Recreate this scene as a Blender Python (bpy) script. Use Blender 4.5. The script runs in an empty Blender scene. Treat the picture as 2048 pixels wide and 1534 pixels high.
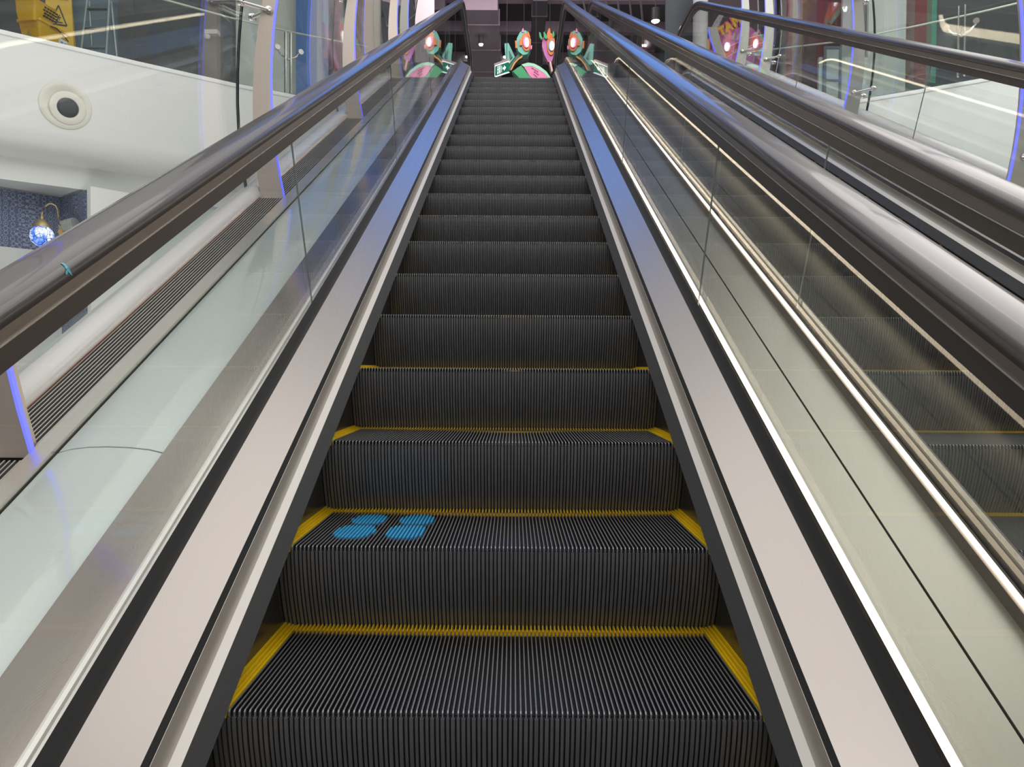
import bpy, bmesh, math, random
from mathutils import Vector, Matrix
random.seed(4)
S = bpy.context.scene
C = S.collection
M = 0.51525            # rise per metre of going
PI = math.pi

# ------------------------------------------------------------------ helpers
def material(name, color=(.5,.5,.5), rough=.5, metal=0.0, emit=None, estr=0.0, noise=0.0, nscale=20, bump=0.0,
             stretch=None, coat=0.0, spec=.5, rvar=0.0):
    m = bpy.data.materials.new(name); m.use_nodes = True
    nt = m.node_tree; b = nt.nodes['Principled BSDF']
    b.inputs['Base Color'].default_value = (*color, 1)
    b.inputs['Roughness'].default_value = rough
    b.inputs['Metallic'].default_value = metal
    b.inputs['Specular IOR Level'].default_value = spec
    b.inputs['Coat Weight'].default_value = coat
    b.inputs['Coat Roughness'].default_value = .06
    if emit:
        b.inputs['Emission Color'].default_value = (*emit, 1)
        b.inputs['Emission Strength'].default_value = estr
    if noise or bump or rvar:
        tc = nt.nodes.new('ShaderNodeTexCoord')
        mp = nt.nodes.new('ShaderNodeMapping')
        if stretch: mp.inputs['Scale'].default_value = stretch
        nz = nt.nodes.new('ShaderNodeTexNoise'); nz.inputs['Scale'].default_value = nscale
        nz.inputs['Detail'].default_value = 4
        nt.links.new(tc.outputs['Object'], mp.inputs['Vector'])
        nt.links.new(mp.outputs['Vector'], nz.inputs['Vector'])
        if noise:
            mx = nt.nodes.new('ShaderNodeMix'); mx.data_type = 'RGBA'
            mx.inputs['A'].default_value = (*[c*(1-noise) for c in color], 1)
            mx.inputs['B'].default_value = (*[min(1, c*(1+noise)) for c in color], 1)
            nt.links.new(nz.outputs['Fac'], mx.inputs['Factor'])
            nt.links.new(mx.outputs['Result'], b.inputs['Base Color'])
        if rvar:
            mr = nt.nodes.new('ShaderNodeMapRange')
            mr.inputs['To Min'].default_value = max(0, rough-rvar); mr.inputs['To Max'].default_value = rough+rvar
            nt.links.new(nz.outputs['Fac'], mr.inputs['Value'])
            nt.links.new(mr.outputs['Result'], b.inputs['Roughness'])
        if bump:
            bp = nt.nodes.new('ShaderNodeBump'); bp.inputs['Strength'].default_value = bump
            bp.inputs['Distance'].default_value = .002
            nt.links.new(nz.outputs['Fac'], bp.inputs['Height'])
            nt.links.new(bp.outputs['Normal'], b.inputs['Normal'])
    return m

def glass_material(name, tint=(.9,.95,.93), f0=.04, haze=0.0):
    """thin architectural glass: clear sheet + mirror reflection that follows Fresnel's law"""
    m = bpy.data.materials.new(name); m.use_nodes = True
    nt = m.node_tree; nt.nodes.clear()
    out = nt.nodes.new('ShaderNodeOutputMaterial')
    tr = nt.nodes.new('ShaderNodeBsdfTransparent'); tr.inputs['Color'].default_value = (*tint, 1)
    gl = nt.nodes.new('ShaderNodeBsdfGlossy'); gl.inputs['Roughness'].default_value = haze
    ge = nt.nodes.new('ShaderNodeNewGeometry')
    dt = nt.nodes.new('ShaderNodeVectorMath'); dt.operation = 'DOT_PRODUCT'
    ab = nt.nodes.new('ShaderNodeMath'); ab.operation = 'ABSOLUTE'
    su = nt.nodes.new('ShaderNodeMath'); su.operation = 'SUBTRACT'; su.inputs[0].default_value = 1
    pw = nt.nodes.new('ShaderNodeMath'); pw.operation = 'POWER'; pw.inputs[1].default_value = 5
    ma = nt.nodes.new('ShaderNodeMath'); ma.operation = 'MULTIPLY_ADD'
    ma.inputs[1].default_value = 1-f0; ma.inputs[2].default_value = f0; ma.use_clamp = True
    mx = nt.nodes.new('ShaderNodeMixShader')
    L = nt.links.new
    L(ge.outputs['Normal'], dt.inputs[0]); L(ge.outputs['Incoming'], dt.inputs[1])
    L(dt.outputs['Value'], ab.inputs[0]); L(ab.outputs[0], su.inputs[1]); L(su.outputs[0], pw.inputs[0])
    L(pw.outputs[0], ma.inputs[0]); L(ma.outputs[0], mx.inputs['Fac'])
    L(tr.outputs[0], mx.inputs[1]); L(gl.outputs[0], mx.inputs[2]); L(mx.outputs[0], out.inputs['Surface'])
    return m

class MB:
    """collects shapes, builds them as ONE mesh object"""
    def __init__(s): s.v = []; s.f = []; s.mi = []
    def add(s, vs, fs, mi=0):
        o = len(s.v); s.v += [tuple(v) for v in vs]
        s.f += [tuple(o+i for i in f) for f in fs]; s.mi += [mi]*len(fs); return s
    def box(s, a, b, mi=0, mat=None):
        x0,y0,z0 = a; x1,y1,z1 = b
        vs = [Vector(p) for p in ((x0,y0,z0),(x1,y0,z0),(x1,y1,z0),(x0,y1,z0),(x0,y0,z1),(x1,y0,z1),(x1,y1,z1),(x0,y1,z1))]
        if mat: vs = [mat @ v for v in vs]
        return s.add(vs, [(0,3,2,1),(4,5,6,7),(0,1,5,4),(1,2,6,5),(2,3,7,6),(3,0,4,7)], mi)
    def poly_prism(s, pts, depth, mat=None, mi=0):
        """pts in XY, extruded along +Z by depth"""
        n = len(pts)
        vs = [Vector((x,y,0)) for x,y in pts] + [Vector((x,y,depth)) for x,y in pts]
        if mat: vs = [mat @ v for v in vs]
        return s.add(vs, [tuple(range(n))[::-1], tuple(range(n,2*n))] + [(i,(i+1)%n,n+(i+1)%n,n+i) for i in range(n)], mi)
    def sweep(s, rings, closed=True, caps=True, mi=0):
        n = len(rings[0]); vs = [p for r in rings for p in r]; fs = []
        for k in range(len(rings)-1):
            for i in range(n if closed else n-1):
                j = (i+1) % n
                fs.append((k*n+i, k*n+j, (k+1)*n+j, (k+1)*n+i))
        if caps and closed:
            fs.append(tuple(range(n))[::-1]); fs.append(tuple((len(rings)-1)*n+i for i in range(n)))
        return s.add(vs, fs, mi)
    def tube(s, pts, r, n=10, mi=0):
        pts = [Vector(p) for p in pts]; rings = []
        rs = r if isinstance(r, (list, tuple)) else [r]*len(pts)
        for k, p in enumerate(pts):
            t = (pts[min(k+1,len(pts)-1)] - pts[max(k-1,0)]).normalized()
            a = Vector((0,0,1)) if abs(t.z) < .9 else Vector((1,0,0))
            u = t.cross(a).normalized(); w = t.cross(u)
            rings.append([p + (u*math.cos(2*PI*i/n) + w*math.sin(2*PI*i/n))*rs[k] for i in range(n)])
        return s.sweep(rings, mi=mi)
    def lathe(s, prof, n=24, mat=None, mi=0):
        """prof (r, z) turned about Z"""
        rings = []
        for r, z in prof:
            ring = [Vector((max(r,1e-4)*math.cos(2*PI*i/n), max(r,1e-4)*math.sin(2*PI*i/n), z)) for i in range(n)]
            rings.append([mat @ v for v in ring] if mat else ring)
        return s.sweep(rings, mi=mi)
    def mesh(s, name, mats, smooth=False):
        me = bpy.data.meshes.new(name); me.from_pydata(s.v, [], s.f)
        for m in (mats if isinstance(mats, (list,tuple)) else [mats]): me.materials.append(m)
        for p, i in zip(me.polygons, s.mi): p.material_index = i
        bm = bmesh.new(); bm.from_mesh(me); bmesh.ops.recalc_face_normals(bm, faces=bm.faces); bm.to_mesh(me); bm.free()
        if smooth:
            for p in me.polygons: p.use_smooth = True
            try: me.set_sharp_from_angle(angle=math.radians(40))
            except Exception: pass
        return me
    def build(s, name, mats, parent=None, smooth=False, loc=None):
        o = bpy.data.objects.new(name, s.mesh(name, mats, smooth)); C.objects.link(o)
        if parent is not None: o.parent = parent
        if loc: o.location = loc
        return o

def tag(o, label=None, cat=None, group=None, kind=None):
    if label: o['label'] = label
    if cat: o['category'] = cat
    if group: o['group'] = group
    if kind: o['kind'] = kind
    return o
def thing(name, label, cat, loc=(0,0,0), group=None):
    o = bpy.data.objects.new(name, None); C.objects.link(o); o.location = loc; o.empty_display_size = .1
    return tag(o, label, cat, group)
def struct(o): o['kind'] = 'structure'; return o
def text_mesh(body, size, mat, name, parent, matrix, extrude=.001, fat=0.0):
    cu = bpy.data.curves.new(name+'_c', 'FONT'); cu.body = body; cu.size = size; cu.extrude = extrude; cu.offset = fat
    cu.align_x = 'CENTER'; cu.align_y = 'CENTER'
    t = bpy.data.objects.new(name+'_t', cu); C.objects.link(t)
    bpy.context.view_layer.update()
    me = bpy.data.meshes.new_from_object(t.evaluated_get(bpy.context.evaluated_depsgraph_get()))
    bpy.data.objects.remove(t); bpy.data.curves.remove(cu)
    me.name = name; me.materials.clear(); me.materials.append(mat)
    me.transform(matrix)
    o = bpy.data.objects.new(name, me); C.objects.link(o)
    if parent: o.parent = parent
    return o

# ------------------------------------------------------------------ camera
cd = bpy.data.cameras.new('camera'); cam = bpy.data.objects.new('camera', cd); C.objects.link(cam)
FPX, PITCH, YAW, ROLL = 1540.0, -.0221, .0019, .0062
CAM = Vector((.0302, -1.3782, .6259))
cd.sensor_width = 36; cd.lens = FPX/2048*36; cd.clip_start = .01; cd.clip_end = 200
F = Vector((-math.sin(YAW)*math.cos(PITCH), math.cos(YAW)*math.cos(PITCH), math.sin(PITCH)))
rt = Vector((math.cos(YAW), math.sin(YAW), 0)); up = rt.cross(F)
R_ = rt*math.cos(ROLL) + up*math.sin(ROLL); U_ = up*math.cos(ROLL) - rt*math.sin(ROLL)
cam.matrix_world = Matrix(((R_.x,U_.x,-F.x,CAM.x),(R_.y,U_.y,-F.y,CAM.y),(R_.z,U_.z,-F.z,CAM.z),(0,0,0,1)))
S.camera = cam
def ray(u, v): return F + R_*(u-1024)/FPX - U_*(v-767)/FPX
def atY(u, v, y): d = ray(u,v); return CAM + d*((y-CAM.y)/d.y)
def atZ(u, v, z): d = ray(u,v); return CAM + d*((z-CAM.z)/d.z)
def atX(u, v, x): d = ray(u,v); return CAM + d*((x-CAM.x)/d.x)
def at_plane(u, v, p, n):
    d = ray(u,v); return CAM + d*((p-CAM).dot(n)/d.dot(n))

# ------------------------------------------------------------------ materials
m = {}
m['deck'] = material('brushed_steel_pinkish', (.38,.356,.335), .27, .85, noise=.025, nscale=6, stretch=(40,.4,.4), rvar=.015)
m['outer'] = material('brushed_steel_olive', (.44,.42,.355), .34, .8, noise=.06, nscale=5, stretch=(40,.4,.4), rvar=.03)
m['ledge'] = material('brushed_steel_ledge', (.62,.59,.54), .3, .9, noise=.05, nscale=5, stretch=(60,.6,.6))
m['cream'] = material('cream_steel', (.86,.82,.77), .4, .2)
m['profile'] = material('satin_steel_profile', (.56,.51,.45), .38, .5)
m['brush'] = material('black_skirt_brush', (.048,.048,.050), .5, .0, noise=.25, nscale=300, bump=.3)
m['skirt'] = material('dark_skirt_steel', (.035,.035,.037), .22, .3)
m['gasket'] = material('black_rubber_gasket', (.045,.046,.048), .35, 0, coat=.2)
m['handrail'] = material('handrail_rubber', (.060,.053,.052), .32, 0, coat=.45, noise=.08, nscale=4, stretch=(20,.5,.5))
m['guide'] = material('bronze_guide_profile', (.33,.29,.265), .3, .9, noise=.06, nscale=5, stretch=(20,.4,.4))
m['guide_dark'] = material('dark_guide_profile', (.13,.115,.108), .35, .7)
m['guide_line'] = material('bright_guide_edge', (.85,.8,.74), .25, .9)
m['glass'] = glass_material('balustrade_glass', (.955,.972,.966), .043)
m['floor_glass'] = glass_material('upper_floor_glass', (.95,.97,.96), .012)
m['tunnel_glass'] = glass_material('curved_glass', (.95,.972,.965), .036)
m['glass_edge'] = material('dark_green_glass_edge', (.012,.035,.033), .15, 0, coat=.5)
m['joint'] = material('pane_joint_strip', (.52,.57,.55), .3, 0)
m['led'] = material('warm_light_strip', (1,.9,.75), .4, 0, emit=(1,.80,.58), estr=7.5)
m['led_off'] = material('pale_light_strip', (.86,.84,.80), .25, .3, emit=(1,.9,.8), estr=.25)
m['led_base'] = material('strip_channel', (.16,.145,.135), .3, .8)
m['led_base_light'] = material('pale_strip_channel', (.72,.70,.67), .2, .9)
m['outer_unlit_brown'] = material('brushed_steel_unlit_brown', (.38,.345,.315), .17, .85, noise=.04, nscale=5, stretch=(40,.4,.4), rvar=.02)  # outer deck steel again, darkened in colour for the side lacking strip light
m['lamp_soft'] = material('sculpture_lamp', (1,1,1), .3, emit=(.95,.97,1), estr=3.0)
m['blue_led'] = material('blue_light_strip', (.2,.2,.9), .4, 0, emit=(.10,.12,1.0), estr=1.5)
m['column'] = material('column_steel', (.62,.53,.47), .38, .7, noise=.05, nscale=5, stretch=(30,30,1))
m['column_lit_cream'] = material('column_steel_lit_cream', (.52,.515,.46), .45, .1, noise=.03, nscale=6)  # paler copy of the column steel; strong light is put into the colour
m['chrome'] = material('polished_chrome', (.78,.75,.72), .12, 1.0)
m['black'] = material('black_rubber', (.012,.012,.013), .5)
m['frost'] = material('pale_teal_panel', (.64,.71,.68), .28, .1, coat=1.0, noise=.03, nscale=2)
m['tube'] = material('white_gloss_rail', (.93,.895,.895), .25, .0, coat=.4)
m['white'] = material('white_painted_wall', (.80,.80,.78), .45, noise=.02, nscale=3)
m['white2'] = material('white_painted_soffit', (.62,.62,.61), .6)
m['grille_dark'] = material('grille_black', (.012,.011,.010), .6)  # near-black for the grille trays and bucket slots
m['grille_bar'] = material('grille_bar_steel', (.55,.52,.49), .35, .8)
m['grille_red'] = material('copper_grille_edge', (.32,.13,.07), .4, .4)
m['step_dark'] = material('step_groove_black', (.010,.010,.011), .45, .0, noise=.3, nscale=60)
m['step_riser'] = material('step_riser_aluminium', (.165,.165,.171), .42, .4, noise=.35, nscale=40, stretch=(3,1,.3), rvar=.1)
m['step_top'] = material('step_cleat_worn', (.25,.25,.255), .4, .45, noise=.35, nscale=120)
m['yellow'] = material('yellow_plastic', (.88,.60,.01), .4, noise=.12, nscale=60)
m['cyan'] = material('blue_footprint_paint', (.035,.33,.62), .5, noise=.2, nscale=90)
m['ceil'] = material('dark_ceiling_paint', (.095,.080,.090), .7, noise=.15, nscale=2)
m['ceil_pale'] = material('purple_grey_duct', (.36,.29,.33), .6, .1)  # paler purple grey for the wide duct, beams and cables
m['spot'] = material('spot_lamp_face', (1,1,1), .3, emit=(1,.97,.92), estr=14)
m['teal'] = material('teal_paint', (.11,.42,.31), .5)
m['green'] = material('green_paint', (.015,.30,.09), .5)
m['dkgreen'] = material('dark_green_paint', (.01,.10,.055), .5)
m['orange'] = material('orange_paint', (.55,.15,.01), .5)
m['pink'] = material('pink_paint', (.72,.20,.36), .5)
m['magenta'] = material('magenta_paint', (.42,.12,.30), .5)
m['mint'] = material('mint_paint', (.30,.66,.42), .5)
m['rose'] = material('pale_pink_paint', (.66,.36,.33), .5)
m['ring_blue'] = material('blue_ring_paint', (.04,.22,.42), .4)
m['exit'] = material('exit_sign_green', (.0,.17,.09), .4, emit=(0,.25,.13), estr=.12)
m['exit_white'] = material('exit_sign_white', (.9,.9,.9), .4, emit=(1,1,1), estr=.8)
m['ink'] = material('black_ink', (.02,.02,.025), .6)

# ------------------------------------------------------------------ escalator path
Y0, YT, RA = -2.4, 8.0, 1.5
TH = math.atan(M)
def nose(yend, y0=Y0):
    """(y, z) of the step-nose line"""
    p = [(y0, M*y0), (-.6, -.6*M)] + [(y, M*y) for y in (1,2.6,4.2,5.8,7.0)] + [(YT, M*YT)]
    for k in range(1, 9):
        a = TH*(1-k/8)
        p.append((YT + RA*(math.sin(TH)-math.sin(a)), M*YT + RA*(math.cos(a)-math.cos(TH))))
    p.append((yend, p[-1][1]))
    return p
ZL = nose(20)[-1][1]         # upper floor level
def prof_sweep(mb, xc, sx, prof, path, closed=True, mi=0):
    mb.sweep([[(xc+sx*x, y, z+h) for x, h in prof] for y, z in path], closed, closed, mi); return mb

# step geometry -----------------------------------------------------
PITCHX, NT, HW = .00945, 103, .515
def riser_y(z):                              # the riser leans back under the nose
    t = min(1, max(0, -z/.206)); return .061*t**1.7
def make_step_meshes():
    td, rs, ye = MB(), MB(), MB()
    td.box((-HW+.028,.014,-.03),(HW-.028,.462,-.011), 0)
    zs = [-.013 - k*(.228-.013)/10 for k in range(11)]
    rs.sweep([[(-HW,riser_y(z)+.006,z),(HW,riser_y(z)+.006,z),(HW,riser_y(z)+.02,z),(-HW,riser_y(z)+.02,z)] for z in zs], mi=0)
    for i in range(NT):
        x = (i-(NT-1)/2)*PITCHX; w = .00135
        td.sweep([[(x-w,.003,-.012),(x+w,.003,-.012),(x+w,.003,-.003),(x-w,.003,-.003)],
                  [(x-w,.008,-.012),(x+w,.008,-.012),(x+w,.008,0),(x-w,.008,0)]], mi=1)
        td.box((x-w,.008,-.012),(x+w,.425,-.0016), 0)
        td.box((x-w,.008,-.0016),(x+w,.425,0), 1)
        ye.sweep([[(x-w,.4251,-.012),(x+w,.4251,-.012),(x+w,.4251,.0005),(x-w,.4251,.0005)],
                  [(x-w,.463,-.012),(x+w,.463,-.012),(x+w,.463,.004),(x-w,.463,.004)]])
    for i in range(109):
        xr = (i-54)*PITCHX; wr = .0027 if i % 2 else .0034; e_ = .001 if i % 2 else 0
        rs.sweep([[(xr-wr,riser_y(z)+e_,z),(xr+wr,riser_y(z)+e_,z),(xr+wr,riser_y(z)+.007,z),(xr-wr,riser_y(z)+.007,z)] for z in zs], mi=1)
    ye.box((-HW+.028,.4255,-.0115),(HW-.028,.463,-.008))
    for sx in (-1, 1):
        a, b = sorted((sx*HW, sx*(HW-.028)))
        ye.box((a,.0,-.014),(b,.463,-.004))
        for x, h in ((.0265,.001),(.0195,.003),(.011,.006),(.002,.009)):
            xx = sx*(HW-x); ye.box((xx-.0022,.002,-.006),(xx+.0022,.463,h))
    return (td.mesh('tread', [m['step_dark'], m['step_top']]), rs.mesh('riser', [m['step_dark'], m['step_riser']]), ye.mesh('yellow_border', m['yellow']))
ST = make_step_meshes()
def step_z(y):
    if y <= YT: return M*y
    p = nose(20)
    for (a,b),(c,d) in zip(p, p[1:]):
        if a <= y <= c: return b + (d-b)*(y-a)/(c-a)
def add_steps(root, xc, n0, n1, marks=False):
    for n in range(n0, n1+1):
        o = bpy.data.objects.new('step', ST[0]); C.objects.link(o); o.parent = root
        o.location = (xc, .4*n, step_z(.4*n) if n > 20 else .2061*n)
        for nm, me in (('riser', ST[1]), ('yellow_border', ST[2])):
            c = bpy.data.objects.new(nm, me); C.objects.link(c); c.parent = o
        if marks and n == 1:
            o['label'] = 'step with a pair of worn blue footprints painted on its tread'
            for cx in (-.366-xc, -.236-xc):
                mk = MB()
                for i in range(NT):
                    x = (i-(NT-1)/2)*PITCHX
                    for yc, ry, rx, dx in ((.168,.078,.050,-.004),(.318,.064,.047,.006)):
                        u = (x-cx-dx)/rx
                        if abs(u) < 1:
                            hy = ry*(1-abs(u)**3.0)**.5
                            y0, y1 = yc-hy, yc+hy
                            if yc < .25: y1 = min(y1, .236)
                            else: y0 = max(y0, .256)
                            if y1 > y0: mk.box((x-.0025,y0,-.009),(x+.0025,y1,.0007))
                mk.build('footprint_mark', m['cyan'], o)['label'] = 'worn blue painted footprint'

# balustrade side ----------------------------------------------------
def half_ring(yc, zc, r, n=14, a0=90, a1=-90):
    return [(yc + r*math.cos(math.radians(a0+(a1-a0)*k/n)), zc + r*math.sin(math.radians(a0+(a1-a0)*k/n))) for k in range(n+1)]
def loop_path(yend, h, rr):
    """handrail run: up the incline, round the newel and back underneath"""
    p = [(y, z+h) for y, z in nose(yend-.40)]
    p += half_ring(yend-.40, ZL+h-rr, rr)[1:]
    p.append((yend-.75, ZL+h-2*rr))
    return p
def loop_sweep(mb, x, path, prof, mi=0):
    """prof (across, outward) carried round the run, always square to it"""
    rings = []
    for k, (y, z) in enumerate(path):
        a, b = path[max(k-1,0)], path[min(k+1,len(path)-1)]
        t = Vector((b[0]-a[0], b[1]-a[1])).normalized(); n = Vector((-t.y, t.x))
        rings.append([(x+px, y+n.x*q, z+n.y*q) for px, q in prof])
    mb.sweep(rings, mi=mi)
GX = .648                                   # glass centre line from the escalator axis
SJ = [1.46, 3.555, 5.63, 7.7]               # pane joints, measured along the slope
def side(root, xc, sx, yend, led, outer_to, skip_lower=False, esc=''):
    path = nose(yend); flat = nose(yend-.55)
    def strip(name, prof, mat, pth=path, smooth=False, label=None):
        o = prof_sweep(MB(), xc, sx, prof, pth).build(name, mat, root, smooth)
        if label: o['label'] = label
        return o
    strip('skirt_panel', [(.5155,-.35),(.5155,.042),(.530,.042),(.530,-.35)], m['skirt'])
    strip('skirt_brush', [(.483,.001),(.4865,-.006),(.515,.036),(.5165,.042),(.5065,.0435)], m['brush'])
    strip('skirt_molding', [(.5065,.0445),(.5165,.040),(.535,.055),(.5215,.0605)], m['cream'], label='pale cream molding strip above the brush')
    strip('concave_profile', [(.5217,.0612),(.5262,.068),(.5292,.077),(.5306,.087),(.5309,.1015),(.534,.1035),(.545,.09),(.536,.06)], m['profile'], smooth=True)
    strip('deck_trim', [(.5312,.103),(.536,.1215),(.552,.122),(.545,.09)], m['gasket'])
    strip('deck_trim', [(.5335,.1095),(.5352,.1175),(.545,.115),(.54,.10)], m['guide_line'], label='thin bright metal edge line')
    strip('inner_deck', [(.536,.1235),(.630,.1735),(.634,.168),(.634,.10),(.545,.10)], m['deck'], pth=flat)
    strip('gasket', [(.6305,.1745),(.6325,.19),(.6365,.206),(.6415,.2235),(.6415,.10),(.634,.10)], m['gasket'], pth=flat, smooth=True)
    # outer side
    if led is not None:
        high = led == 'led_high'
        if led == 'led_off': strip('light_strip', [(.687,.170),(.6852,.188),(.6872,.1885),(.6905,.170)], m['led'], pth=flat)
        if high:
            strip('light_strip_channel', [(.656,.165),(.6552,.2135),(.664,.2135),(.678,.165)], m['led_base'], pth=flat)
            strip('light_strip', [(.6549,.2145),(.6549,.2325),(.6612,.2325),(.6625,.2145)], m['led'], pth=flat)
        else:
            strip('light_strip_channel', [(.656,.165),(.656,.193),(.6845,.193),(.688,.165)], m['led_base_light' if led == 'led_off' else 'led_base'], pth=flat)
            strip('strip_cover' if led == 'led_off' else 'light_strip', [(.667,.1935),(.668,.199),(.6765,.199),(.6775,.1935)], m[led], pth=flat)
    strip('outer_deck', [(.655,.165),(outer_to-.003,.165),(outer_to-.003,.02),(.655,.02)], m['outer_unlit_brown' if led == 'led_off' else 'outer'], pth=flat)
    # handrail and its guide
    mb = MB()
    pr = [(-.0425,-.004),(-.0405,.008),(-.033,.0155),(-.018,.0195),(0,.021),(.018,.0195),(.033,.0155),(.0405,.008),(.0425,-.004),(.0405,-.012),(.034,-.0155),(.024,-.0155),(.024,-.006),(-.024,-.006),(-.024,-.0155),(-.034,-.0155),(-.0405,-.012)]
    hp = loop_path(yend, .898, .36)
    loop_sweep(mb, xc+sx*GX, hp, pr)
    hr = mb.build('handrail', m['handrail'], root, True)
    mb = MB(); loop_sweep(mb, xc+sx*GX, hp, [(-.022,-.040),(-.022,-.007),(.022,-.007),(.022,-.040)])
    g = mb.build('handrail_guide', m['guide'], root)
    mb = MB(); loop_sweep(mb, xc+sx*GX, hp, [(-.0175,-.078),(-.0175,-.0405),(.0175,-.0405),(.0175,-.078)])
    d = mb.build('guide_channel', m['guide_dark'], g)
    mb = MB()
    for q in (-1, 1): loop_sweep(mb, xc+sx*GX, hp, [(q*.0176,-.0435),(q*.0176,-.0405),(q*.0232,-.0405),(q*.0232,-.0435)])
    mb.build('guide_edge', m['guide_line'], g)
    # glass panes
    inc = Vector((math.cos(TH), math.sin(TH)))
    lo = lambda y: M*y+.19
    hi = lambda y: M*y+.862
    def cut(s, h):   # point on the line at offset h whose slope coordinate is s
        y = (s - h*inc.y)/(inc.x + M*inc.y); return (y, M*y+h)
    cuts = [None]+SJ
    for k, s0 in enumerate(cuts):
        g0 = .002
        if s0 is None: bl, tl = (Y0+.3, lo(Y0+.3)), (Y0+.3, hi(Y0+.3))
        else: bl, tl = cut(s0+g0,.19), cut(s0+g0,.862)
        if k+1 < len(cuts):
            br, tr = cut(cuts[k+1]-g0,.19), cut(cuts[k+1]-g0,.862); poly = [bl, br, tr, tl]
        else:
            lowp = [(y, z+.19) for y, z in nose(yend-.40) if y > bl[0]+.01]
            upp = [(y, z+.862) for y, z in nose(yend-.40) if y > tl[0]+.01]
            poly = [bl]+lowp[:-1]+half_ring(yend-.40, ZL+.526, .336, 12, -90, 90)+upp[:-1][::-1]+[tl]
        x0 = xc+sx*GX
        mt = Matrix(((0,0,1,x0-.006),(1,0,0,0),(0,1,0,0),(0,0,0,1)))
        MB().poly_prism(poly, .012, mt).build('glass_pane', m['glass'], root)
        if s0 is not None:
            b, t = cut(s0,.20), cut(s0,.84)
            w = .0013
            MB().poly_prism([(b[0]-w*inc.x,b[1]-w*inc.y),(b[0]+w*inc.x,b[1]+w*inc.y),(t[0]+w*inc.x,t[1]+w*inc.y),(t[0]-w*inc.x,t[1]-w*inc.y)], .0044, Matrix(((0,0,1,x0-.0022),(1,0,0,0),(0,1,0,0),(0,0,0,1)))).build('pane_joint', m['joint'], root)

OUT = .8205
XC2, YE1, YE2 = 1.63, 10.22, 9.55
e1 = thing('escalator', 'nearer escalator in the middle whose dark ribbed steps climb straight ahead', 'escalator', group='pair of escalators')
add_steps(e1, 0, -1, 21, True)
side(e1, 0, -1, YE1, 'led_off', OUT); side(e1, 0, 1, YE1, 'led_high', XC2/2)
e2 = thing('escalator', 'second escalator on the right, its steps mostly hidden behind glass and black handrails', 'escalator', group='pair of escalators')
add_steps(e2, XC2, -1, 21)
side(e2, XC2, -1, YE2, 'led', XC2/2); side(e2, XC2, 1, YE2, 'led', .82)
for root, xc, yend in ((e1, 0, YE1), (e2, XC2, YE2)):
    MB().box((xc-.51, 8.86, ZL-.03), (xc+.51, yend-.55, ZL-.002)).build('comb_plate', m['outer'], root)

# small scuff on the left handrail
from mathutils.bvhtree import BVHTree
hrail = [o for o in e1.children if o.name.startswith('handrail') and 'guide' not in o.name][0]
tree = BVHTree.FromPolygons([v.co.copy() for v in hrail.data.vertices], [tuple(p.vertices) for p in hrail.data.polygons])
def on_rail(u, v):
    d = ray(u, v).normalized(); h, n, _, _ = tree.ray_cast(CAM, d); return h + n*.0008*(1 if n.dot(d) < 0 else -1)
mk = MB()
for A, B in (([(121,526),(126,526),(131,529),(135,534),(139,540),(142,546),(144,551)], [(122,528),(125,530),(128,533),(131,538),(134,542),(138,547),(143,551)]),
             ([(133,539),(134,542),(135,545),(134,548)], [(131,541),(130,544),(130,548),(132,550)])):
    P_, Q_ = [on_rail(*a) for a in A], [on_rail(*b_) for b_ in B]; n_ = len(P_)
    mk.add(P_+Q_, [(k,k+1,n_+k+1,n_+k) for k in range(n_-1)])
mk.build('paint_scuff', material('cyan_scuff_paint', (.10,.42,.55), .5), e1)['label'] = 'small chipped blue paint mark on the left handrail'

# ------------------------------------------------------------------ cladding beside the escalators (setting)
YB, YU = -1.0, 9.6
def clad(name, prof, mat, sx, x0, smooth=False, a=None, b=None):
    p = nose(YU, YB)
    if a is not None: p = [(a, step_z(a))]+[q for q in p if a+.01 < q[0] < b-.01]+[(b, step_z(b))]
    o = prof_sweep(MB(), x0, sx, prof, p).build(name, mat, None, smooth); return struct(o)
CY = [.50, 2.6, 4.66, 6.82]
YS = [YB+.02] + CY + [9.4]
for k_, (a_, b_) in enumerate(zip(YS, YS[1:])): clad('trim_%d' % (8+k_), [(.8215,.150),(.86,.159),(.91,.164),(.96,.1655),(1.01,.164),(1.05,.159),(1.083,.150),(1.083,.02),(.8215,.02)], m['frost'], -1, 0, True, a_+.0025, b_-.0025)
clad('trim_1', [(.8215,.0),(1.083,.0),(1.083,.135),(.8215,.135)], m['gasket'], -1, 0)
clad('trim_2', [(1.088,.165),(1.139,.165),(1.139,.02),(1.088,.02)], m['ledge'], -1, 0)
clad('trim_3', [(1.268,.155),(1.272,.178),(1.285,.197),(1.305,.209),(1.33,.212),(1.345,.208),(1.352,.20),(1.352,.02),(1.268,.02)], m['tube'], -1, 0, True)
clad('trim_4', [(1.353,.196),(1.372,.196),(1.372,.02),(1.353,.02)], m['white2'], -1, 0)
RX = 2.74
clad('trim_5', [(2.453,.155),(2.57,.155),(2.57,.02),(2.453,.02)], m['frost'], 1, 0)
clad('trim_6', [(2.573,.165),(2.605,.165),(2.605,.02),(2.573,.02)], m['ledge'], 1, 0)
clad('trim_7', [(2.735,.155),(2.739,.178),(2.752,.197),(2.772,.209),(2.80,.212),(2.83,.208),(2.84,.195),(2.84,.02),(2.735,.02)], m['tube'], 1, 0, True)

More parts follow.
